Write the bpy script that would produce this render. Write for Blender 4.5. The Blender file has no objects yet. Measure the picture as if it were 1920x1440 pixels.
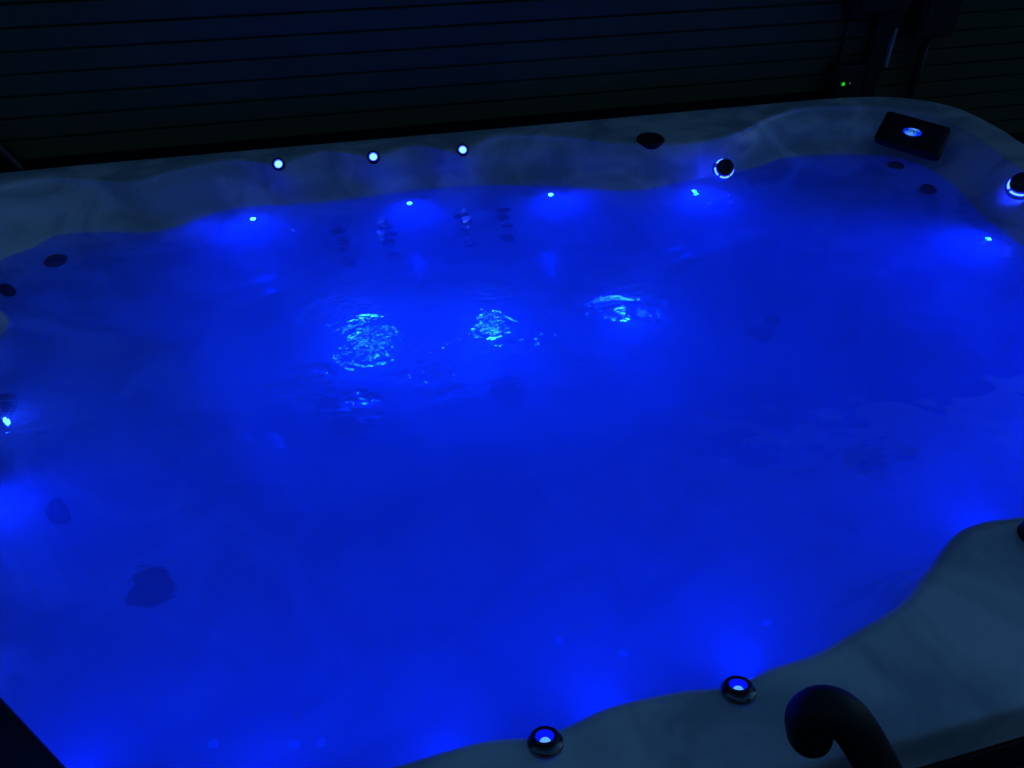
import bpy, math, random
from mathutils import Vector, Matrix, Quaternion
from mathutils.bvhtree import BVHTree

random.seed(7)
sc = bpy.context.scene
COL = sc.collection

# ------------------------------------------------------------------ camera
cam_d = bpy.data.cameras.new("camera")
cam = bpy.data.objects.new("camera", cam_d)
COL.objects.link(cam)
ax = Vector((0.96661791, -0.25621799, -0.00146968))      # camera right in world axes
au = Vector((0.15405118, 0.57657691, 0.80238850))        # camera up
ab = ax.cross(au)                                        # camera back
cam.matrix_world = Matrix(((ax.x, au.x, ab.x, 0.0), (ax.y, au.y, ab.y, 0.0), (ax.z, au.z, ab.z, 1.85), (0, 0, 0, 1)))
cam_d.sensor_width = 36.0
cam_d.lens = 27.04
cam_d.clip_start = 0.02
cam_d.clip_end = 200.0
sc.camera = cam

# ------------------------------------------------------------------ night sky
world = bpy.data.worlds.new("World")
sc.world = world
world.use_nodes = True
wn = world.node_tree
for n in list(wn.nodes):
    wn.nodes.remove(n)
sky = wn.nodes.new("ShaderNodeTexSky")
sky.sky_type = 'NISHITA'
sky.sun_disc = False
sky.sun_elevation = math.radians(-4.0)
sky.sun_rotation = math.radians(55.0)
sky.ozone_density = 2.0
bg = wn.nodes.new("ShaderNodeBackground")
bg.inputs["Strength"].default_value = 5.2
wo = wn.nodes.new("ShaderNodeOutputWorld")
tint = wn.nodes.new("ShaderNodeMix"); tint.data_type = 'RGBA'; tint.blend_type = 'MULTIPLY'; tint.inputs[0].default_value = 1.0
tint.inputs[7].default_value = (0.43, 0.96, 1.0, 1.0)
wn.links.new(sky.outputs[0], tint.inputs[6])
wn.links.new(tint.outputs[2], bg.inputs[0])
wn.links.new(bg.outputs[0], wo.inputs[0])

# ------------------------------------------------------------------ render settings
sc.view_settings.view_transform = 'Standard'
sc.view_settings.look = 'None'
sc.view_settings.exposure = 0.0
sc.view_settings.gamma = 1.0
cy = sc.cycles
cy.use_denoising = True
cy.max_bounces = 12
cy.diffuse_bounces = 6
cy.glossy_bounces = 4
cy.transmission_bounces = 8
cy.sample_clamp_indirect = 10.0
cy.sample_clamp_direct = 0.0
cy.blur_glossy = 1.0
cy.volume_bounces = 4

# ------------------------------------------------------------------ helpers
def tag(o, label=None, cat=None, group=None, kind=None):
    if label: o["label"] = label
    if cat: o["category"] = cat
    if group: o["group"] = group
    if kind: o["kind"] = kind
    return o

def empty(name, loc=(0, 0, 0)):
    o = bpy.data.objects.new(name, None)
    o.empty_display_size = 0.1
    o.location = loc
    COL.objects.link(o)
    return o

def mesh_obj(name, verts, faces, mat, parent=None, smooth=True, mats=None, fmat=None):
    me = bpy.data.meshes.new(name)
    me.from_pydata([tuple(v) for v in verts], [], faces)
    if mats:
        for m in mats: me.materials.append(m)
        for p, k in zip(me.polygons, fmat): p.material_index = k
    else:
        me.materials.append(mat)
    for p in me.polygons: p.use_smooth = smooth
    me.update()
    o = bpy.data.objects.new(name, me)
    COL.objects.link(o)
    if parent: o.parent = parent
    return o

def frame_from_normal(loc, nrm, up=(0, 0, 1)):
    z = Vector(nrm).normalized()
    u = Vector(up)
    x = u.cross(z)
    if x.length < 1e-4: x = Vector((1, 0, 0)).cross(z)
    x.normalize()
    y = z.cross(x)
    return Matrix(((x.x, y.x, z.x, loc[0]), (x.y, y.y, z.y, loc[1]), (x.z, y.z, z.z, loc[2]), (0, 0, 0, 1)))

def lathe(profile, n=28, M=None, cap0=False, cap1=False, wob=None):
    """profile of (radius, height) -> verts, faces, in frame M"""
    M = M or Matrix.Identity(4)
    vs, fs = [], []
    for (r, z) in profile:
        for i in range(n):
            a = 2 * math.pi * i / n
            rr = r * (wob(a) if wob else 1.0)
            vs.append(M @ Vector((rr * math.cos(a), rr * math.sin(a), z)))
    for k in range(len(profile) - 1):
        for i in range(n):
            j = (i + 1) % n
            fs.append((k * n + i, k * n + j, (k + 1) * n + j, (k + 1) * n + i))
    if cap0: fs.append(tuple(reversed(range(n))))
    if cap1: fs.append(tuple((len(profile) - 1) * n + i for i in range(n)))
    return vs, fs

def catmull(pts, closed, per=12):
    out = []
    n = len(pts)
    segs = n if closed else n - 1
    for i in range(segs):
        if closed:
            p = [Vector(pts[(i + k - 1) % n]) for k in range(4)]
        else:
            p = [Vector(pts[max(0, min(n - 1, i + k - 1))]) for k in range(4)]
        for s in range(per):
            t = s / per
            out.append(0.5 * ((2 * p[1]) + (p[2] - p[0]) * t + (2 * p[0] - 5 * p[1] + 4 * p[2] - p[3]) * t * t + (3 * p[1] - p[0] - 3 * p[2] + p[3]) * t ** 3))
    if not closed: out.append(Vector(pts[-1]))
    return out

def tube(path, rad, n=18, cap=True, dome=False):
    """path of Vectors, rad float or list; returns verts, faces"""
    pts = [Vector(p) for p in path]
    rads = rad if isinstance(rad, list) else [rad] * len(pts)
    if dome:
        d = (pts[-1] - pts[-2]).normalized()
        r = rads[-1]
        base = pts[-1].copy()
        for a in (25, 50, 70, 84):
            pts.append(base + d * r * 0.9 * math.sin(math.radians(a)))
            rads.append(r * math.cos(math.radians(a)))
    vs, fs = [], []
    ref = None
    for k, p in enumerate(pts):
        t = (pts[min(k + 1, len(pts) - 1)] - pts[max(k - 1, 0)]).normalized()
        if ref is None:
            ref = t.orthogonal().normalized()
        ref = (ref - t * ref.dot(t)).normalized()
        b = t.cross(ref)
        for i in range(n):
            a = 2 * math.pi * i / n
            vs.append(p + (ref * math.cos(a) + b * math.sin(a)) * rads[k])
    for k in range(len(pts) - 1):
        for i in range(n):
            j = (i + 1) % n
            fs.append((k * n + i, k * n + j, (k + 1) * n + j, (k + 1) * n + i))
    if cap:
        fs.append(tuple(reversed(range(n))))
        fs.append(tuple((len(pts) - 1) * n + i for i in range(n)))
    return vs, fs

def box(x0, x1, y0, y1, z0, z1):
    vs = [Vector((x, y, z)) for z in (z0, z1) for y in (y0, y1) for x in (x0, x1)]
    fs = [(0, 2, 3, 1), (4, 5, 7, 6), (0, 1, 5, 4), (2, 6, 7, 3), (0, 4, 6, 2), (1, 3, 7, 5)]
    return vs, fs

def merge(*parts):
    V, F = [], []
    for vs, fs in parts:
        o = len(V)
        V += list(vs)
        F += [tuple(i + o for i in f) for f in fs]
    return V, F

def bevel(o, w=0.004, seg=3):
    m = o.modifiers.new("bevel", 'BEVEL')
    m.width = w; m.segments = seg; m.limit_method = 'ANGLE'
    return o

def rrect(w, h, r, z, n=6):
    pts = []
    for cx, cy_, a0 in ((w/2-r, h/2-r, 0), (-w/2+r, h/2-r, 90), (-w/2+r, -h/2+r, 180), (w/2-r, -h/2+r, 270)):
        for k in range(n + 1):
            a = math.radians(a0 + 90 * k / n)
            pts.append(Vector((cx + r*math.cos(a), cy_ + r*math.sin(a), z)))
    return pts

def loft(loops, cap0=True, cap1=True):
    n = len(loops[0]); V = [v for l in loops for v in l]; F = []
    for k in range(len(loops) - 1):
        for i in range(n):
            j = (i + 1) % n
            F.append((k*n+i, k*n+j, (k+1)*n+j, (k+1)*n+i))
    if cap0: F.append(tuple(reversed(range(n))))
    if cap1: F.append(tuple((len(loops)-1)*n+i for i in range(n)))
    return V, F

# ------------------------------------------------------------------ materials
def new_mat(name):
    m = bpy.data.materials.new(name)
    m.use_nodes = True
    nt = m.node_tree
    for n in list(nt.nodes): nt.nodes.remove(n)
    out = nt.nodes.new("ShaderNodeOutputMaterial")
    return m, nt, out

def principled(name, col, rough=0.5, metal=0.0, var=0.0, vscale=8.0, bump=0.0, bscale=60.0, col2=None, coat=0.0):
    m, nt, out = new_mat(name)
    b = nt.nodes.new("ShaderNodeBsdfPrincipled")
    b.inputs["Roughness"].default_value = rough
    b.inputs["Metallic"].default_value = metal
    if coat: b.inputs["Coat Weight"].default_value = coat
    tc = nt.nodes.new("ShaderNodeTexCoord")
    if var or col2:
        nz = nt.nodes.new("ShaderNodeTexNoise")
        nz.inputs["Scale"].default_value = vscale
        nz.inputs["Detail"].default_value = 6
        nz.inputs["Distortion"].default_value = 0.8
        mp = nt.nodes.new("ShaderNodeValToRGB")
        c2 = col2 or tuple(c * (1 - var) for c in col)
        mp.color_ramp.elements[0].position = 0.42
        mp.color_ramp.elements[1].position = 0.58
        mp.color_ramp.elements[0].color = (*c2, 1)
        mp.color_ramp.elements[1].color = (*col, 1)
        nt.links.new(tc.outputs["Object"], nz.inputs["Vector"])
        nt.links.new(nz.outputs["Fac"], mp.inputs[0])
        nt.links.new(mp.outputs[0], b.inputs["Base Color"])
    else:
        b.inputs["Base Color"].default_value = (*col, 1)
    if bump:
        n2 = nt.nodes.new("ShaderNodeTexNoise")
        n2.inputs["Scale"].default_value = bscale
        n2.inputs["Detail"].default_value = 4
        bp = nt.nodes.new("ShaderNodeBump")
        bp.inputs["Strength"].default_value = bump
        bp.inputs["Distance"].default_value = 0.002
        nt.links.new(tc.outputs["Object"], n2.inputs["Vector"])
        nt.links.new(n2.outputs["Fac"], bp.inputs["Height"])
        nt.links.new(bp.outputs[0], b.inputs["Normal"])
    nt.links.new(b.outputs[0], out.inputs[0])
    return m

def emission(name, col, strength):
    m, nt, out = new_mat(name)
    e = nt.nodes.new("ShaderNodeEmission")
    e.inputs[0].default_value = (*col, 1)
    e.inputs[1].default_value = strength
    nt.links.new(e.outputs[0], out.inputs[0])
    return m

BLUE = (0.0, 0.010, 1.0)
M_shell = principled("marbled acrylic", (0.84, 0.87, 0.86), 0.20, var=0.0, vscale=4.2, col2=(0.50, 0.56, 0.58), bump=0.08, bscale=9)
M_black = principled("black plastic", (0.012, 0.012, 0.014), 0.35)
M_foam = principled("black foam", (0.010, 0.010, 0.012), 0.55, bump=0.3, bscale=220)
M_chrome = principled("dark chrome", (0.28, 0.29, 0.30), 0.22, metal=1.0)
M_jet = principled("jet grey plastic", (0.004, 0.004, 0.006), 0.6)
M_siding = principled("vinyl siding", (0.105, 0.118, 0.052), 0.75, var=0.14, vscale=2.0, bump=0.3, bscale=40)
M_trim = principled("pale trim", (0.45, 0.42, 0.42), 0.6)
M_metalbox = principled("dark painted box", (0.016, 0.017, 0.02), 0.5)
M_cab = principled("dark cabinet", (0.012, 0.012, 0.014), 0.6, bump=0.3)
M_deck = principled("dark decking", (0.03, 0.028, 0.028), 0.8, var=0.3, vscale=5, bump=0.5)
M_lens_fill = emission("fill lamp lens", BLUE, 12.0)  # lens of the added, unseen fill lamps
M_lens = emission("small lamp lens", (0.006, 0.034, 1.0), 80.0)
M_lens_mid = emission("seat lamp lens", (0.003, 0.03, 1.0), 380.0)
M_lens_rim = emission("rim lamp lens", (0.022, 0.09, 1.0), 20.0)
M_ringglow = emission("knob glow ring", (0.008, 0.026, 1.0), 30.0)
M_cup = emission("lit lamp cup", (0.0, 0.006, 1.0), 1.3)
M_bulb = emission("fountain lamp bulb", (0.07, 0.30, 1.0), 1.6)
M_clear = principled("frosted blue tinted rim", (0.5, 0.6, 0.8), 0.3)

# water: refractive, gently rippled, churned where the jets break the surface
def make_water():
    m, nt, out = new_mat("spa water")
    L = nt.links.new
    g = nt.nodes.new("ShaderNodeBsdfPrincipled")
    g.inputs["Base Color"].default_value = (1, 1, 1, 1)
    g.inputs["Roughness"].default_value = 0.0
    g.inputs["IOR"].default_value = 1.33
    g.inputs["Transmission Weight"].default_value = 1.0
    tc = nt.nodes.new("ShaderNodeTexCoord")
    n1 = nt.nodes.new("ShaderNodeTexNoise"); n1.inputs["Scale"].default_value = 5.0; n1.inputs["Detail"].default_value = 2
    n2 = nt.nodes.new("ShaderNodeTexNoise"); n2.inputs["Scale"].default_value = 60.0; n2.inputs["Detail"].default_value = 3
    L(tc.outputs["Object"], n1.inputs["Vector"])
    st = nt.nodes.new("ShaderNodeVectorMath"); st.operation = 'MULTIPLY'; st.inputs[1].default_value = (0.62, 1.25, 1.0)
    L(tc.outputs["Object"], st.inputs[0]); L(st.outputs[0], n2.inputs["Vector"])
    # churn mask: sum of soft discs
    total = None
    n3 = nt.nodes.new("ShaderNodeTexNoise"); n3.inputs["Scale"].default_value = 7.0; n3.inputs["Detail"].default_value = 3
    L(tc.outputs["Object"], n3.inputs["Vector"])
    sb = nt.nodes.new("ShaderNodeVectorMath"); sb.operation = 'SUBTRACT'; sb.inputs[1].default_value = (0.5, 0.5, 0.5)
    L(n3.outputs["Color"], sb.inputs[0])
    sc_ = nt.nodes.new("ShaderNodeVectorMath"); sc_.operation = 'MULTIPLY'; sc_.inputs[1].default_value = (0.38, 0.38, 0.0)
    L(sb.outputs[0], sc_.inputs[0])
    warp = nt.nodes.new("ShaderNodeVectorMath"); warp.operation = 'ADD'
    L(tc.outputs["Object"], warp.inputs[0]); L(sc_.outputs[0], warp.inputs[1])
    for (x, y, r, a) in CHURN:
        d = nt.nodes.new("ShaderNodeVectorMath"); d.operation = 'DISTANCE'
        L(warp.outputs[0], d.inputs[0]); d.inputs[1].default_value = (x, y, WATER_Z)
        mr = nt.nodes.new("ShaderNodeMapRange"); mr.interpolation_type = 'SMOOTHSTEP'
        mr.inputs["From Min"].default_value = r; mr.inputs["From Max"].default_value = r * 0.35
        mr.inputs["To Min"].default_value = 0.0; mr.inputs["To Max"].default_value = a
        L(d.outputs["Value"], mr.inputs["Value"])
        if total is None: total = mr.outputs[0]
        else:
            ad = nt.nodes.new("ShaderNodeMath"); ad.operation = 'MAXIMUM'
            L(total, ad.inputs[0]); L(mr.outputs[0], ad.inputs[1]); total = ad.outputs[0]
    n4 = nt.nodes.new("ShaderNodeTexNoise"); n4.inputs["Scale"].default_value = 16.0; n4.inputs["Detail"].default_value = 3
    L(st.outputs[0], n4.inputs["Vector"])
    pm = nt.nodes.new("ShaderNodeMapRange"); pm.inputs["From Min"].default_value = 0.40; pm.inputs["From Max"].default_value = 0.58
    pm.inputs["To Min"].default_value = 0.12; pm.inputs["To Max"].default_value = 1.25
    L(n4.outputs["Fac"], pm.inputs["Value"])
    tm = nt.nodes.new("ShaderNodeMath"); tm.operation = 'MULTIPLY'
    L(total, tm.inputs[0]); L(pm.outputs[0], tm.inputs[1]); total = tm.outputs[0]
    mul = nt.nodes.new("ShaderNodeMath"); mul.operation = 'MULTIPLY'
    L(n2.outputs["Fac"], mul.inputs[0]); L(total, mul.inputs[1])
    b1 = nt.nodes.new("ShaderNodeBump"); b1.inputs["Strength"].default_value = 1.0; b1.inputs["Distance"].default_value = 0.012
    L(n1.outputs["Fac"], b1.inputs["Height"])
    b2 = nt.nodes.new("ShaderNodeBump"); b2.inputs["Strength"].default_value = 1.0; b2.inputs["Distance"].default_value = 0.008
    L(mul.outputs[0], b2.inputs["Height"]); L(b1.outputs[0], b2.inputs["Normal"])
    L(b2.outputs[0], g.inputs["Normal"])
    L(g.outputs[0], out.inputs[0])
    vs_ = nt.nodes.new("ShaderNodeVolumeScatter")          # fine air bubbles stirred in by the jets
    vs_.inputs["Color"].default_value = (0.99, 0.99, 0.99, 1)
    vs_.inputs["Density"].default_value = 2.0
    vs_.inputs["Anisotropy"].default_value = 0.3
    va = nt.nodes.new("ShaderNodeVolumeAbsorption")         # water swallows red first
    va.inputs["Color"].default_value = (0.15, 0.86, 0.99, 1)
    va.inputs["Density"].default_value = 1.2
    add = nt.nodes.new("ShaderNodeAddShader")
    L(vs_.outputs[0], add.inputs[0]); L(va.outputs[0], add.inputs[1])
    L(add.outputs[0], out.inputs["Volume"])
    return m

# ------------------------------------------------------------------ spa outlines (metres, x along the far rim, y away from the viewer)
WATER_Z = 0.78
CX, CY = 0.75, 1.62
A_PTS = [(-0.9, 2.805), (-0.4, 2.81), (0.2, 2.81), (0.8, 2.81), (1.4, 2.812), (1.97, 2.815), (2.12, 2.81), (2.259, 2.795), (2.38, 2.755), (2.47, 2.68),
         (2.52, 2.58), (2.525, 2.469), (2.50, 2.30), (2.46, 2.147), (2.43, 1.9), (2.42, 1.6), (2.41, 1.2), (2.40, 0.8), (2.36, 0.55), (2.24, 0.42), (2.05, 0.372),
         (1.6, 0.37), (1.1, 0.37), (0.6, 0.37), (0.1, 0.37), (-0.4, 0.37), (-0.7, 0.375), (-0.88, 0.44), (-0.97, 0.6), (-1.03, 0.9), (-1.10, 1.3), (-1.2, 1.7), (-1.27, 2.1), (-1.31, 2.4), (-1.28, 2.62), (-1.15, 2.77)]
B_PTS = [(-0.975, 2.661), (-0.81, 2.694), (-0.586, 2.600), (-0.447, 2.667), (-0.261, 2.717), (-0.118, 2.640), (0.04, 2.719), (0.198, 2.632), (0.358, 2.690), (0.504, 2.61), (0.677, 2.713),
         (0.9, 2.642), (1.062, 2.523), (1.282, 2.464), (1.52, 2.516), (1.75, 2.655), (1.95, 2.715), (2.209, 2.655), (2.34, 2.52), (2.36, 2.34), (2.30, 2.12), (2.244, 1.919), (2.21, 1.65), (2.20, 1.3), (2.14, 0.98),
         (1.98, 0.75), (1.75, 0.66), (1.5, 0.635), (1.25, 0.65), (1.07, 0.658), (1.0, 0.664), (0.932, 0.652), (0.833, 0.598), (0.753, 0.556), (0.652, 0.53), (0.58, 0.513), (0.511, 0.509),
         (0.474, 0.502), (0.425, 0.500), (0.382, 0.508), (0.312, 0.512), (0.259, 0.511), (0.204, 0.501), (0.159, 0.499), (0.112, 0.508), (0.063, 0.51), (-0.019, 0.507), (-0.2, 0.505), (-0.4, 0.50), (-0.6, 0.55),
         (-0.74, 0.72), (-0.80, 1.0), (-0.86, 1.27), (-0.93, 1.55), (-0.96, 1.75), (-0.935, 1.98), (-1.05, 2.2), (-1.09, 2.45)]
C_PTS = [(-0.947, 2.375), (-0.875, 2.446), (-0.815, 2.525), (-0.671, 2.507), (-0.555, 2.468), (-0.461, 2.491), (-0.349, 2.567), (-0.229, 2.593), (-0.072, 2.569), (0.072, 2.568), (0.277, 2.584),
         (0.467, 2.583), (0.654, 2.548), (0.852, 2.479), (1.005, 2.403), (1.117, 2.383), (1.228, 2.403), (1.301, 2.420), (1.479, 2.441), (1.634, 2.482), (1.775, 2.53), (2.03, 2.492), (2.193, 2.389),
         (2.203, 2.167), (2.12, 1.93), (2.08, 1.77), (2.069, 1.675), (2.08, 1.35), (2.02, 1.08), (1.88, 0.86), (1.7, 0.76), (1.5, 0.70), (1.25, 0.69), (1.07, 0.692), (0.93, 0.66), (0.84, 0.615), (0.74, 0.575), (0.60, 0.545), (0.40, 0.538), (0.15, 0.535),
         (-0.1, 0.54), (-0.38, 0.56), (-0.56, 0.66), (-0.67, 0.82), (-0.71, 1.0), (-0.745, 1.27), (-0.80, 1.55), (-0.87, 1.78), (-0.835, 1.985), (-0.92, 2.15)]
NA = 600
SUB = 4
def polar(pts):
    """radius from (CX, CY) at NA even angles of the closed spline through pts"""
    c = catmull([Vector((p[0], p[1], 0)) for p in pts], True, 14)
    c = [(math.atan2(p.y - CY, p.x - CX) % (2 * math.pi), math.hypot(p.x - CX, p.y - CY)) for p in c]
    out = [None] * NA
    n = len(c)
    for i in range(n):
        a0, r0 = c[i]; a1, r1 = c[(i + 1) % n]
        d = (a1 - a0 + math.pi) % (2 * math.pi) - math.pi
        if abs(d) < 1e-9: continue
        lo, hi = (a0, a0 + d) if d > 0 else (a0 + d, a0)
        k0 = math.ceil(lo / (2 * math.pi) * NA); k1 = math.floor(hi / (2 * math.pi) * NA)
        for k in range(k0, k1 + 1):
            t = (k / NA * 2 * math.pi - a0) / d
            p0 = Vector((r0 * math.cos(a0), r0 * math.sin(a0))); p1 = Vector((r1 * math.cos(a1), r1 * math.sin(a1)))
            a = k / NA * 2 * math.pi
            # intersect the ray with the segment
            dx, dy = math.cos(a), math.sin(a)
            e = p1 - p0
            den = dx * e.y - dy * e.x
            r = (p0.x * e.y - p0.y * e.x) / den if abs(den) > 1e-12 else r0
            kk = k % NA
            if out[kk] is None or r > out[kk]: out[kk] = r
    for k in range(NA):
        if out[k] is None: out[k] = out[k - 1]
    return out
RA, RB, RC = polar(A_PTS), polar(B_PTS), polar(C_PTS)

def smooth(v, w):
    n = len(v)
    return [sum(v[(i + k) % n] for k in range(-w, w + 1)) / (2 * w + 1) for i in range(n)]
RCs, RCss = smooth(RC, 8), smooth(RC, 22)

def bumpang(a, c, w):
    d = (a - math.radians(c) + math.pi) % (2 * math.pi) - math.pi
    return math.exp(-(math.degrees(d) / w) ** 2)
DIV = [(163, 6), (28, 5)]    # arm rests between the seats

def shell_rings():
    rings = []
    def ring(fr, z): rings.append(([fr(i) for i in range(NA)], z if callable(z) else (lambda i, zz=z: zz)))
    ring(lambda i: RA[i] - 0.03, 0.80)
    ring(lambda i: RA[i] - 0.002, 0.80)
    ring(lambda i: RA[i], 0.815)
    ring(lambda i: RA[i], 0.885)
    ring(lambda i: RA[i] - 0.004, 0.896)
    ring(lambda i: RA[i] - 0.016, 0.900)
    ring(lambda i: 0.5 * (RA[i] + RB[i]), 0.902)
    ring(lambda i: RB[i] + 0.022, 0.901)
    ring(lambda i: RB[i] + 0.006, 0.897)
    ring(lambda i: RB[i] - 0.004, 0.888)
    ring(lambda i: 0.75 * RB[i] + 0.25 * RC[i] - 0.004, 0.862)
    ring(lambda i: 0.40 * RB[i] + 0.60 * RC[i], 0.818)
    ring(lambda i: RC[i], 0.78)
    ring(lambda i: RC[i] - 0.02, 0.735)
    def dv(i): 
        a = 2 * math.pi * i / NA
        return min(1.0, sum(bumpang(a, c, w) for c, w in DIV))
    ring(lambda i: 0.3 * RC[i] + 0.7 * RCs[i] - 0.055, lambda i: 0.64 + 0.03 * dv(i))
    ring(lambda i: RCs[i] - 0.11 - 0.03 * dv(i), lambda i: 0.50 + 0.10 * dv(i))
    def nf(i):                                    # 1 on the near side, where the bench slopes gently into the foot well
        a = math.degrees(2 * math.pi * i / NA)
        t = min(1.0, max(0.0, (a - 192) / 30.0)) * min(1.0, max(0.0, (352 - a) / 30.0))
        return t * t * (3 - 2 * t)
    def mix(a, b, t): return a + (b - a) * t
    ring(lambda i: RCs[i] - 0.17 - 0.03 * dv(i), lambda i: mix(0.435 + 0.13 * dv(i), 0.37, nf(i)))
    ring(lambda i: RCss[i] - 0.30, lambda i: mix(0.42 + 0.12 * dv(i), 0.30, nf(i)))
    ring(lambda i: RCss[i] * 0.97 - 0.42, lambda i: mix(0.42 + 0.08 * dv(i), 0.25, nf(i)))
    ring(lambda i: RCss[i] * 0.95 - 0.46, lambda i: mix(0.37 + 0.05 * dv(i), 0.235, nf(i)))
    ring(lambda i: RCss[i] * 0.93 - 0.53, lambda i: mix(0.25, 0.215, nf(i)))
    ring(lambda i: RCss[i] * 0.88 - 0.57, lambda i: mix(0.19, 0.20, nf(i)))
    ring(lambda i: RCss[i] * 0.7 - 0.42, 0.165)
    ring(lambda i: RCss[i] * 0.35 - 0.2, 0.155)
    V, F = [], []
    cols = []
    for i in range(NA):
        P_ = [(rr[i], zf(i)) for rr, zf in rings]
        n = len(P_)
        ln = [max(1e-6, math.hypot(P_[k + 1][0] - P_[k][0], P_[k + 1][1] - P_[k][1])) for k in range(n - 1)]
        out = []
        for k in range(n - 1):
            def tan(q):
                if q == 0: d = (P_[1][0] - P_[0][0], P_[1][1] - P_[0][1])
                elif q == n - 1: d = (P_[-1][0] - P_[-2][0], P_[-1][1] - P_[-2][1])
                else: d = ((P_[q][0] - P_[q-1][0]) / ln[q-1] + (P_[q+1][0] - P_[q][0]) / ln[q], (P_[q][1] - P_[q-1][1]) / ln[q-1] + (P_[q+1][1] - P_[q][1]) / ln[q])
                h = math.hypot(*d) or 1.0
                L = min(ln[max(q-1, 0)], ln[min(q, n-2)], ln[k])
                return (d[0] / h * L, d[1] / h * L)
            t0, t1 = tan(k), tan(k + 1)
            for q in range(SUB):
                t = q / SUB
                h00 = 2*t**3 - 3*t*t + 1; h10 = t**3 - 2*t*t + t; h01 = -2*t**3 + 3*t*t; h11 = t**3 - t*t
                out.append(tuple(h00 * P_[k][c] + h10 * t0[c] + h01 * P_[k+1][c] + h11 * t1[c] for c in (0, 1)))
        out.append(P_[-1])
        cols.append(out)
    NR = len(cols[0])
    for k in range(NR):
        for i in range(NA):
            a = 2 * math.pi * i / NA
            V.append(Vector((CX + cols[i][k][0] * math.cos(a), CY + cols[i][k][0] * math.sin(a), cols[i][k][1])))
    for k in range(NR - 1):
        for i in range(NA):
            j = (i + 1) % NA
            F.append((k * NA + i, k * NA + j, (k + 1) * NA + j, (k + 1) * NA + i))
    c = len(V); V.append(Vector((CX, CY, 0.153)))
    o = (NR - 1) * NA
    for i in range(NA): F.append((o + i, o + (i + 1) % NA, c))
    return V, F

spa = tag(empty("hot_tub", (CX, CY, 0)), "large white acrylic hot tub glowing blue beside the sided house wall", "hot tub")
def P(o):
    """parent keeping world position"""
    o.parent = spa
    o.matrix_parent_inverse = Matrix.Translation((-CX, -CY, 0))
    return o
SV, SF = shell_rings()
shell = P(mesh_obj("shell", SV, SF, M_shell))
bvh = BVHTree.FromPolygons(SV, SF)

# cabinet below the rim
def cab_ring(off, z):
    return [Vector((CX + (RA[i] - off) * math.cos(2 * math.pi * i / NA), CY + (RA[i] - off) * math.sin(2 * math.pi * i / NA), z)) for i in range(0, NA, 3)]
loops = [cab_ring(0.035, 0.006), cab_ring(0.035, 0.06)]
for k in range(1, 8):
    z = 0.06 + k * 0.105
    loops += [cab_ring(0.035, z - 0.004), cab_ring(0.041, z), cab_ring(0.035, z + 0.004)]
loops.append(cab_ring(0.035, 0.812))
v, f = loft(loops, True, False)
P(mesh_obj("cabinet", v, f, M_cab, smooth=False))

# water
CHURN = [(0.07, 1.70, 0.17, 1.0), (0.06, 1.65, 0.09, 1.6), (0.40, 1.69, 0.13, 1.1), (0.73, 1.68, 0.15, 2.0), (0.73, 1.66, 0.07, 2.6), (0.25, 1.50, 0.75, 0.30),
         (-0.06, 1.53, 0.11, 2.4), (0.0, 1.39, 0.09, 2.4), (0.20, 1.50, 0.08, 2.4), (0.31, 1.60, 0.09, 2.4), (0.46, 1.53, 0.07, 2.4), (0.04, 1.80, 0.12, 1.6), (0.40, 1.80, 0.10, 1.6),
         (1.36, 2.25, 0.14, 0.8), (1.93, 1.78, 0.18, 0.7), (-0.70, 1.57, 0.14, 1.0), (0.3, 2.26, 0.5, 0.20), (-0.42, 1.05, 0.2, 0.12), (1.0, 0.93, 0.2, 0.14), (-0.45, 1.4, 0.1, 1.0)]
M_water = make_water()
def wring(off, z): return [Vector((CX + (RC[i] + off) * math.cos(2 * math.pi * i / NA), CY + (RC[i] + off) * math.sin(2 * math.pi * i / NA), z)) for i in range(NA)]
v = [Vector((CX, CY, WATER_Z))] + wring(0.012, WATER_Z) + wring(0.010, 0.05) + [Vector((CX, CY, 0.05))]
f = [(0, 1 + i, 1 + (i + 1) % NA) for i in range(NA)]
f += [(1 + i, 1 + NA + i, 1 + NA + (i + 1) % NA, 1 + (i + 1) % NA) for i in range(NA)]
f += [(1 + 2 * NA, 1 + NA + (i + 1) % NA, 1 + NA + i) for i in range(NA)]
water = tag(mesh_obj("water", v, f, M_water, smooth=False), "blue lit water filling the hot tub", "water", kind="structure")

def snap(x, y, z):
    p, n, _, _ = bvh.find_nearest(Vector((x, y, z)))
    c = Vector((CX, CY, p.z + 0.5)) - p
    if n.dot(c) < 0: n = -n
    return p, n

# ------------------------------------------------------------------ fittings
def fit(name, M, profile, mat, n=28, cap0=False, cap1=False, parent=None, wob=None):
    v, f = lathe(profile, n, Matrix.Identity(4), cap0, cap1, wob)
    o = mesh_obj(name, v, f, mat)
    if parent is None:
        P(o); o.matrix_basis = M
    else:
        o.parent = parent
    return o

def jet(x, y, z, r, wobble=True, flat=1.0):
    """round hydro jet: escutcheon ring, dished face, nozzle"""
    p, n = snap(x, y, z)
    M = frame_from_normal(p, n) @ Matrix.Diagonal((1, flat, 1, 1))
    j = fit("jet", M, [(r, -0.010), (r, 0.008), (r * 0.93, 0.012), (r * 0.80, 0.0115), (r * 0.74, 0.007), (r * 0.45, 0.006), (r * 0.40, 0.011), (r * 0.26, 0.012), (r * 0.22, 0.007), (0.0005, 0.006)], M_jet,
            wob=(lambda a: 1 + 0.07 * math.cos(3 * a + r * 900) + 0.06 * math.sin(5 * a)) if wobble else None)
    return j

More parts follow.
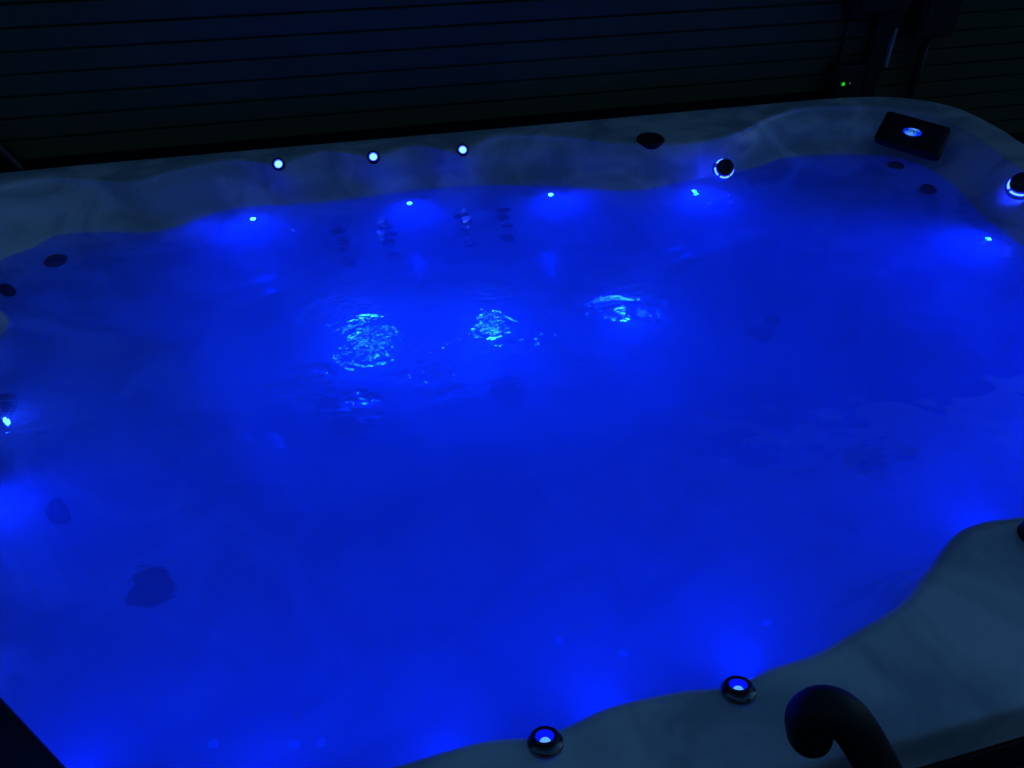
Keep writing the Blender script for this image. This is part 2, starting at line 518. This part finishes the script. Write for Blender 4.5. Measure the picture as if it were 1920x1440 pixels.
def underwater_light(x, y, z, r, mat, label=None):
    p, n = snap(x, y, z)
    M = frame_from_normal(p, n)
    l = fit("underwater_light", M, [(r * 1.5, -0.003), (r * 1.5, 0.003), (r * 1.15, 0.005), (r * 1.05, 0.003)], M_clear)
    fit("lens", M, [(r * 1.06, 0.002), (r * 0.9, 0.005), (r * 0.5, 0.008), (0.0005, 0.009)], mat, parent=l)
    return l
FILL_FLOODS = [(-0.22, 0.60, 0.50, 0.010, 0.5, (0, 1, 0.0)), (0.06, 0.60, 0.50, 0.010, 0.45, (0, 1, 0.0)), (0.34, 0.60, 0.50, 0.010, 0.6, (0, 1, 0.0)), (0.62, 0.62, 0.50, 0.010, 0.65, (0.1, 1, 0.0)),
          (1.2, 0.75, 0.60, 0.014, 0.6, (0, 1, -0.1)), (1.6, 0.80, 0.66, 0.014, 1.1, (-0.1, 1, -0.1)),
          (-0.50, 0.70, 0.62, 0.012, 0.35, (0.3, 1, 0.0)), (2.05, 1.25, 0.68, 0.02, 0.75, (-1, 0.1, -0.1))]  # unseen fill lamps added below the near lip and sides to even the glow
SMALL = [(-0.227, 2.567, 0.703, 1.15, (-0.1, -1, 0)), (0.303, 2.553, 0.703, 1.1, (0, -1, 0)), (0.798, 2.477, 0.727, 1.0, (0, -1, 0)), (1.313, 2.396, 0.697, 1.2, (0.1, -1, 0)),
         (2.055, 1.783, 0.709, 1.5, (-1, 0, 0)), (-0.74, 1.30, 0.748, 0.8, (1, 0, 0))]
MID = [(0.082, 2.165, 0.159, 0.75, (0, -1, 0.2)), (0.491, 2.102, 0.20, 0.65, (0, -1, 0.2)), (0.858, 2.0, 0.31, 0.5, (0, -1, 0.1))]
# ---- END SHELL
# jets and lamps under water; positions are on the shell, snapped to its surface
for (x, z) in ((0.050, 0.575), (0.060, 0.525), (0.055, 0.475), (0.065, 0.43), (0.21, 0.585), (0.215, 0.535), (0.205, 0.485), (0.21, 0.44), (0.475, 0.595), (0.490, 0.545), (0.478, 0.495), (0.49, 0.445), (0.633, 0.61), (0.63, 0.56), (0.638, 0.51), (0.625, 0.455)):
    jet(x, 2.51 if z > 0.55 else 2.47 if z > 0.46 else 2.42, z, 0.024, True, 0.62)
jet(-0.82, 2.432, 0.672, 0.036, False)
jet(-0.909, 2.237, 0.711, 0.036, False)
jet(-0.45, 1.185, 0.529, 0.046)
jet(1.30, 1.235, 0.23, 0.058)
jet(1.41, 1.215, 0.23, 0.028)
jet(1.34, 1.85, 0.16, 0.042)
jet(1.40, 1.90, 0.16, 0.022)
jet(2.157, 2.395, 0.723, 0.030)
jet(2.154, 2.205, 0.668, 0.034)
jet(-0.019, 1.80, 0.125, 0.060)
jet(-0.10, 1.90, 0.125, 0.036)
jet(0.466, 1.83, 0.122, 0.055)
jet(0.50, 1.95, 0.122, 0.036)
jet(-0.66, 1.398, 0.504, 0.034)
jet(-0.80, 1.70, 0.66, 0.036)

underwater_light(-0.782, 1.625, 0.665, 0.016, M_lens)
# glowing discs added on the near bench in place of lamp reflections
M_glowspot = emission("added glow spot", (0.0, 0.025, 1.0), 1.1)
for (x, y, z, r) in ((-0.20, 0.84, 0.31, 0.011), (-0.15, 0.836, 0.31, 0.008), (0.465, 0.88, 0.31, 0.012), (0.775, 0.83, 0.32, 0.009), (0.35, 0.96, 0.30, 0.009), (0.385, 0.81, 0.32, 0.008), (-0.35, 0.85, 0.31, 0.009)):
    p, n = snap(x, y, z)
    fit("glow_spot", frame_from_normal(p, n), [(r, -0.004), (r, 0.004), (r * 0.7, 0.006), (0.0005, 0.0065)], M_glowspot)
# underwater lamps, some of them unseen fill: lens plus area light
def flood(x, y, z, r, power, aim, spread=170, mat=None):
    l = underwater_light(x, y, z, r, mat or M_lens_fill)
    d = bpy.data.lights.new("flood_lamp", 'AREA')
    d.shape = 'DISK'; d.size = r * 1.6; d.energy = power * 1.22; d.color = BLUE; d.spread = math.radians(spread)
    o = bpy.data.objects.new("flood_lamp", d); COL.objects.link(o)
    o.parent = l
    M = l.matrix_basis
    v = (M.inverted().to_3x3() @ Vector(aim)).normalized()
    q = (-v).to_track_quat('Z', 'Y')
    o.matrix_basis = Matrix.Translation((0, 0, 0.008 + r * 0.6)) @ q.to_matrix().to_4x4()
for args in FILL_FLOODS: flood(*args, spread=180)
for (x, y, z, pw, aim) in MID: flood(x, y, z, 0.013 if z > 0.3 else 0.018, pw, aim, mat=M_lens_mid)
for (x, y, z, pw, aim) in SMALL: flood(x, y, z, 0.0085, pw, aim, mat=M_lens)

# small lit nozzles set into the far rim, facing the viewer
for (x, y) in ((-0.116, 2.640), (0.201, 2.625), (0.512, 2.612)):
    M = frame_from_normal((x, y, 0.899), (-0.12, -0.80, 0.60)) @ Matrix.Scale(0.80, 4)
    l = fit("rim_light", M, [(0.027, -0.03), (0.027, 0.004), (0.023, 0.009), (0.019, 0.009), (0.0165, 0.003), (0.016, -0.004)], M_black)
    fit("lens", M, [(0.0163, -0.003), (0.012, -0.002)], M_ringglow, parent=l)
    fit("bulb", M, [(0.0118, -0.002), (0.0112, 0.004), (0.007, 0.007), (0.0005, 0.0078)], M_lens_rim, parent=l)
# lit water-fall nozzles on the near rim
for (x, y) in ((0.171, 0.490), (0.443, 0.492)):
    M = frame_from_normal((x, y - 0.004, 0.902), (0.02, 0.40, 1.0)) @ Matrix.Diagonal((0.84, 0.84, 0.70, 1))
    l = fit("fountain_light", M, [(0.0275, -0.010), (0.0275, 0.0005), (0.0262, 0.0025), (0.022, 0.0035), (0.021, 0.004), (0.021, 0.006)], M_chrome, n=40)
    fit("collar", M, [(0.0205, 0.004), (0.0225, 0.0065), (0.0228, 0.010), (0.021, 0.0125), (0.0175, 0.013), (0.0145, 0.012), (0.0135, 0.009)], M_black, n=40, parent=l)
    fit("reflector", M, [(0.0142, 0.0115), (0.0120, 0.004), (0.0085, -0.001), (0.0005, -0.002)], M_cup, parent=l)
    fit("bulb", M, [(0.0085, -0.001), (0.007, 0.002), (0.0005, 0.003)], M_bulb, parent=l)

def knob(x, y, z, r, nrm, glow=True, squash=0.0):
    M = frame_from_normal((x, y, z), nrm)
    k = fit("diverter_knob", M, [(r, 0.004), (r * 1.02, 0.012), (r * 0.99, 0.020), (r * 0.90, 0.025), (r * 0.62, 0.0265), (r * 0.56, 0.024), (r * 0.2, 0.0245), (0.0005, 0.0246)], M_black, n=40)
    if glow:
        fit("collar", M, [(r * 1.30, -0.012), (r * 1.30, 0.002), (r * 1.24, 0.0045), (r * 1.17, 0.003)], M_clear, n=40, parent=k)
        v, f = lathe([(r * 1.17, 0.0025), (r * 1.0, 0.0035)], 48)
        f = [q for i, q in enumerate(f) if i % 48 not in (3, 4, 5, 11, 19, 20, 21, 22, 30, 31, 40)]
        mesh_obj("light_ring", v, f, M_ringglow, parent=k)
    else:
        fit("collar", M, [(r * 1.1, -0.012), (r * 1.1, 0.003), (r, 0.005)], M_black, n=40, parent=k)
    return k
knob(1.40, 2.36, 0.835, 0.030, (-0.15, -0.75, 0.62))
knob(2.19, 1.862, 0.886, 0.038, (-0.55, -0.25, 0.85))
knob(1.050, 0.606, 0.900, 0.032, (0, 0.05, 1), glow=False)

# dark oval speaker in the far rim
M = frame_from_normal((1.182, 2.522, 0.904), (-0.02, -0.12, 1.0))
sp = fit("speaker", M, [(0.050, -0.04), (0.050, 0.003), (0.047, 0.007), (0.043, 0.006), (0.040, 0.003), (0.02, 0.0045), (0.0005, 0.005)], M_black, n=48)

# pillows
def pillow(TL, TR, BR, BL, thick=0.035, badge=True, rc=0.016):
    TL, TR, BR, BL = map(Vector, (TL, TR, BR, BL))
    c = (TL + TR + BR + BL) / 4
    x = ((TR - TL) + (BR - BL)).normalized()
    y0 = ((TL - BL) + (TR - BR))
    h = y0.length / 2
    w = ((TR - TL).length + (BR - BL).length) / 2
    n = x.cross(y0).normalized()
    y = n.cross(x)
    M = Matrix(((x.x, y.x, n.x, c.x), (x.y, y.y, n.y, c.y), (x.z, y.z, n.z, c.z), (0, 0, 0, 1)))
    sk = (y0.dot(x) / 2) / h
    def L(s, t, z):
        out = []
        for q in rrect(w * s, h * t, rc, z, 8):
            out.append(Vector((q.x + q.y * sk, q.y, q.z + 0.004 * (q.x / w * 2) ** 2)))
        return out
    v, f = loft([L(0.92, 0.88, -thick), L(0.99, 0.98, -thick * 0.75), L(1.0, 1.0, -thick * 0.45), L(0.995, 0.99, -thick * 0.2), L(0.975, 0.96, -thick * 0.06), L(0.94, 0.91, 0.0005), L(0.5, 0.45, 0.001)])
    p = mesh_obj("pillow", v, f, M_foam)
    P(p); p.matrix_basis = M
    if badge:
        v, f = loft([[Vector((0.0340 * math.cos(a), 0.0190 * math.sin(a), 0.001)) for a in [2 * math.pi * k / 48 for k in range(48)]],
                     [Vector((0.0340 * math.cos(a), 0.0190 * math.sin(a), 0.0045)) for a in [2 * math.pi * k / 48 for k in range(48)]],
                     [Vector((0.0322 * math.cos(a), 0.0175 * math.sin(a), 0.0055)) for a in [2 * math.pi * k / 48 for k in range(48)]]])
        mesh_obj("badge", v, f, M_badge, parent=p)
        cu = bpy.data.curves.new("lettering", 'FONT')
        cu.body = "ASPEN"; cu.size = 0.019; cu.align_x = 'CENTER'; cu.align_y = 'CENTER'; cu.extrude = 0.0004; cu.offset = 0.0003
        to = bpy.data.objects.new("lettering_curve", cu); COL.objects.link(to)
        dg = bpy.context.evaluated_depsgraph_get()
        me = bpy.data.meshes.new_from_object(to.evaluated_get(dg))
        bpy.data.objects.remove(to); 
        me.name = "lettering"; me.materials.clear(); me.materials.append(M_letter)
        lo = bpy.data.objects.new("lettering", me); COL.objects.link(lo); lo.parent = p
        lo.location = (0, 0, 0.0062)
    return p
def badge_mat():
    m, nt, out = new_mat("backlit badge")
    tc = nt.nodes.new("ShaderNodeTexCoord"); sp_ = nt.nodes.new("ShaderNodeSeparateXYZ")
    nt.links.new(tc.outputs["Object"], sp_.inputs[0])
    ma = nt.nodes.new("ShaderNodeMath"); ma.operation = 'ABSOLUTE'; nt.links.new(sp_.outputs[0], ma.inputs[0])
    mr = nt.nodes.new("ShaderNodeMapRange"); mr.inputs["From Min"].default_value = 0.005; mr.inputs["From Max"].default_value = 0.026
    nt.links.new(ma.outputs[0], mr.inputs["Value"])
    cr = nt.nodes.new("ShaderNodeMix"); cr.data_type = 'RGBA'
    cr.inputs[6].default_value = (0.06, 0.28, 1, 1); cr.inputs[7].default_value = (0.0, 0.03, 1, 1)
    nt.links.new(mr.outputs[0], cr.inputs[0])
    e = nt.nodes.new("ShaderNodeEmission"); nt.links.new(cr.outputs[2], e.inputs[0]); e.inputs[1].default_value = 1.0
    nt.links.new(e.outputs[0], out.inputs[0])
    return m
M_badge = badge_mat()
M_letter = principled("badge lettering", (0.01, 0.02, 0.12), 0.5)
def at_h(x, y, z):       # slide a rim-level point to height z along the slope of the seat back
    k = (1.85 - z) / 0.95
    return (x * k, y * k, z)
pillow(at_h(2.223, 2.607, 0.925), at_h(2.319, 2.349, 0.925), at_h(2.076, 2.123, 0.868), at_h(1.985, 2.348, 0.868))
p2 = pillow((-0.70, 0.675, 0.915), (-0.515, 0.45, 0.915), (-0.385, 0.555, 0.86), (-0.57, 0.78, 0.86), thick=0.06, badge=False, rc=0.05)

# ------------------------------------------------------------------ handrail hooked over the near rim
HOOK = [(0.64, 0.28, 0.0), (0.635, 0.285, 0.5), (0.60, 0.30, 0.78), (0.555, 0.323, 0.90), (0.514, 0.338, 0.98), (0.485, 0.348, 1.03), (0.465, 0.358, 1.052), (0.450, 0.366, 1.050), (0.4435, 0.370, 1.028), (0.450, 0.366, 0.998)]
hp = catmull(HOOK, False, 10)
rail = tag(empty("handrail", (0.64, 0.28, 0)), "black foam covered grab rail hooked over the near rim of the hot tub", "handrail")
def PR(o, root):
    o.parent = root
    o.matrix_parent_inverse = Matrix.Translation(-root.location)
    return o
k0 = 14
v, f = tube(hp[k0:], 0.0255, 28, dome=True)
PR(mesh_obj("grip", v, f, M_foam), rail)
v, f = tube(hp[:k0 + 1], 0.019, 20)
PR(mesh_obj("post", v, f, M_black), rail)
v, f = lathe([(0.05, 0.0), (0.05, 0.008), (0.03, 0.012), (0.022, 0.03)], 28, Matrix.Translation((0.64, 0.28, 0)), True)
PR(mesh_obj("base_plate", v, f, M_black), rail)

# ------------------------------------------------------------------ house wall with clapboard siding
WY = 3.02
wall = tag(empty("house_wall", (0.5, WY, 0)), "dark grey house wall clad in narrow horizontal siding behind the hot tub", "wall")
def siding(x0, x1, z0, n):
    V, F = [], []
    PITCH = 0.0713
    for k in range(n):
        z = z0 + k * PITCH
        prof = [(0.0, z + 0.0005), (-0.0155, z + 0.0005), (-0.0165, z + 0.004), (-0.0150, z + PITCH * 0.885), (-0.013, z + PITCH * 0.905), (-0.004, z + PITCH * 0.93), (0.0, z + PITCH)]
        nx = 24
        o = len(V)
        for i in range(nx + 1):
            x = x0 + (x1 - x0) * i / nx
            for (dy, zz) in prof:
                V.append(Vector((x, WY + dy + 0.0012 * math.sin(x * 2.3 + k * 1.7), zz + 0.0012 * math.sin(x * 1.1 + k))))
        m = len(prof)
        for i in range(nx):
            for q in range(m - 1):
                a = o + i * m + q
                F.append((a, a + m, a + m + 1, a + 1))
    return V, F
Z0 = 0.868
PR(mesh_obj("siding", *merge(siding(-4.5, 2.42, Z0, 26), siding(2.42, 7.0, Z0 - 0.0713 * 4, 30)), M_siding, smooth=False), wall)
v, f = merge(box(-4.5, 2.42, WY + 0.012, WY + 0.2, 0.0, Z0 + 0.002), box(2.42, 7.0, WY + 0.012, WY + 0.2, 0.0, Z0 - 0.0713 * 4 + 0.002), box(-4.5, 7.0, WY + 0.03, WY + 0.21, Z0 + 0.003, Z0 + 26 * 0.0713))
PR(mesh_obj("foundation", v, f, M_cab, smooth=False), wall)

# downspout, electrical boxes, conduits, adapter
ds = tag(empty("downspout", (2.46, WY - 0.05, 0.3)), "dark vertical downspout on the siding left of the pale trim strip", "downspout")
PR(bevel(mesh_obj("pipe", *box(2.355, 2.430, WY - 0.075, WY - 0.018, 0.35, 1.185), M_metalbox, smooth=False), 0.008), ds)
PR(mesh_obj("strap", *box(2.350, 2.435, WY - 0.079, WY - 0.0155, 1.10, 1.125), M_metalbox, smooth=False), ds)
tr = tag(mesh_obj("trim_strip", *box(2.437, 2.450, WY - 0.080, WY - 0.016, 0.965, 1.12), M_trim, smooth=False), "narrow pale trim strip standing beside the dark downspout", "trim")
def ebox(name, x0, x1, z0, z1, d, label, cat):
    e = tag(empty(name, ((x0 + x1) / 2, WY - 0.016, z0)), label, cat)
    PR(bevel(mesh_obj("case", *box(x0, x1, WY - d, WY - 0.015, z0, z1), M_metalbox, smooth=False), 0.006), e)
    PR(bevel(mesh_obj("cover", *box(x0 + 0.012, x1 - 0.012, WY - d - 0.008, WY - d + 0.001, z0 + 0.012, z1 - 0.012), M_metalbox, smooth=False), 0.004), e)
    return e
b1 = ebox("electrical_box", 2.20, 2.455, 1.19, 1.50, 0.11, "wide dark electrical box on the siding directly above the downspout", "electrical box")
b2 = ebox("electrical_box", 2.52, 2.70, 1.08, 1.55, 0.12, "tall dark electrical box right of the downspout with a conduit below it", "electrical box")
v, f = tube([(2.635, WY - 0.05, 1.082), (2.635, WY - 0.05, 0.9), (2.635, WY - 0.05, 0.3)], 0.019, 16)
PR(mesh_obj("conduit", v, f, M_metalbox), b2)
v, f = tube([(2.225, WY - 0.04, 1.195), (2.225, WY - 0.04, 1.1), (2.225, WY - 0.04, 0.985)], 0.008, 12)
ad = ebox("power_adapter", 2.20, 2.345, 0.82, 0.985, 0.085, "small black outlet box with a green status light on the siding", "power box")
PR(mesh_obj("cable", v, f, M_metalbox), ad)
M_green = emission("green status light", (0.03, 1.0, 0.02), 0.55)
M_white = emission("white status light", (0.5, 0.6, 0.7), 0.25)
v, f = lathe([(0.0075, 0), (0.0065, 0.004), (0.003, 0.006), (0.0005, 0.0065)], 14, frame_from_normal((2.238, WY - 0.094, 0.915), (0, -1, 0)))
PR(mesh_obj("status_light", v, f, M_green), ad)
v, f = lathe([(0.0025, 0), (0.002, 0.002), (0.0005, 0.003)], 10, frame_from_normal((2.27, WY - 0.094, 0.916), (0, -1, 0)))
PR(mesh_obj("status_light", v, f, M_white), ad)

# cover lifter arm at the far left corner
v, f = tube(catmull([(-1.00, 2.90, 0.45), (-0.975, 2.90, 0.80), (-1.01, 2.90, 0.93), (-1.10, 2.90, 1.05), (-1.30, 2.90, 1.20), (-1.6, 2.9, 1.3)], False, 8), 0.026, 18)
tag(mesh_obj("lifter_arm", v, f, M_black), "black curved cover lifter arm behind the far left rim corner", "lifter arm")

# ------------------------------------------------------------------ bubbles lying on the water in loose clusters
M_foamy, fnt, fout = new_mat("bubble film")
ft = fnt.nodes.new("ShaderNodeBsdfTranslucent"); ft.inputs[0].default_value = (0.95, 0.97, 1.0, 1)
fg = fnt.nodes.new("ShaderNodeBsdfGlossy"); fg.inputs["Roughness"].default_value = 0.15
fm = fnt.nodes.new("ShaderNodeMixShader"); fm.inputs[0].default_value = 0.25
fnt.links.new(ft.outputs[0], fm.inputs[1]); fnt.links.new(fg.outputs[0], fm.inputs[2]); fnt.links.new(fm.outputs[0], fout.inputs[0])
V, F = [], []
for (x, y, sp_, n) in ((-0.06, 1.55, 0.10, 34), (0.0, 1.40, 0.07, 22), (0.20, 1.50, 0.05, 16), (0.31, 1.61, 0.07, 26), (0.46, 1.53, 0.05, 12), (0.66, 1.69, 0.06, 10), (-0.46, 1.41, 0.05, 10),
                    (0.01, 1.81, 0.05, 8), (0.38, 1.79, 0.06, 9), (0.30, 0.72, 0.03, 7), (0.62, 0.80, 0.05, 6), (-0.17, 0.70, 0.03, 7), (0.33, 2.05, 0.04, 6), (0.68, 2.12, 0.04, 6), (-0.60, 1.05, 0.05, 9),
                    (1.36, 2.27, 0.06, 12), (1.93, 1.82, 0.09, 14), (0.9, 1.3, 0.6, 20), (-0.2, 1.2, 0.5, 14)):
    a0 = random.uniform(0, 6.28)
    for k in range(n):
        t = random.uniform(-1, 1)
        px_ = x + sp_ * (t * math.cos(a0) + 0.35 * t * t * math.sin(a0)) + random.gauss(0, sp_ * 0.16)
        py_ = y + sp_ * (t * math.sin(a0) - 0.35 * t * t * math.cos(a0)) + random.gauss(0, sp_ * 0.16)
        r = random.choice((0.0009, 0.0012, 0.0016, 0.0021))
        vs, fs = lathe([(r, 0.0), (r * 0.8, r * 0.6), (r * 0.3, r * 0.95)], 7, Matrix.Translation((px_, py_, WATER_Z)), False, True)
        o = len(V); V += vs; F += [tuple(i + o for i in q) for q in fs]
tag(mesh_obj("foam", V, F, M_foamy), "scattered specks of foam on the blue water", "foam", kind="stuff")

# ------------------------------------------------------------------ ground
v, f = box(-30, 30, -30, 30, -0.2, 0.0)
tag(mesh_obj("patio", v, f, M_deck, smooth=False), "dark patio paving under the hot tub", "patio", kind="structure")
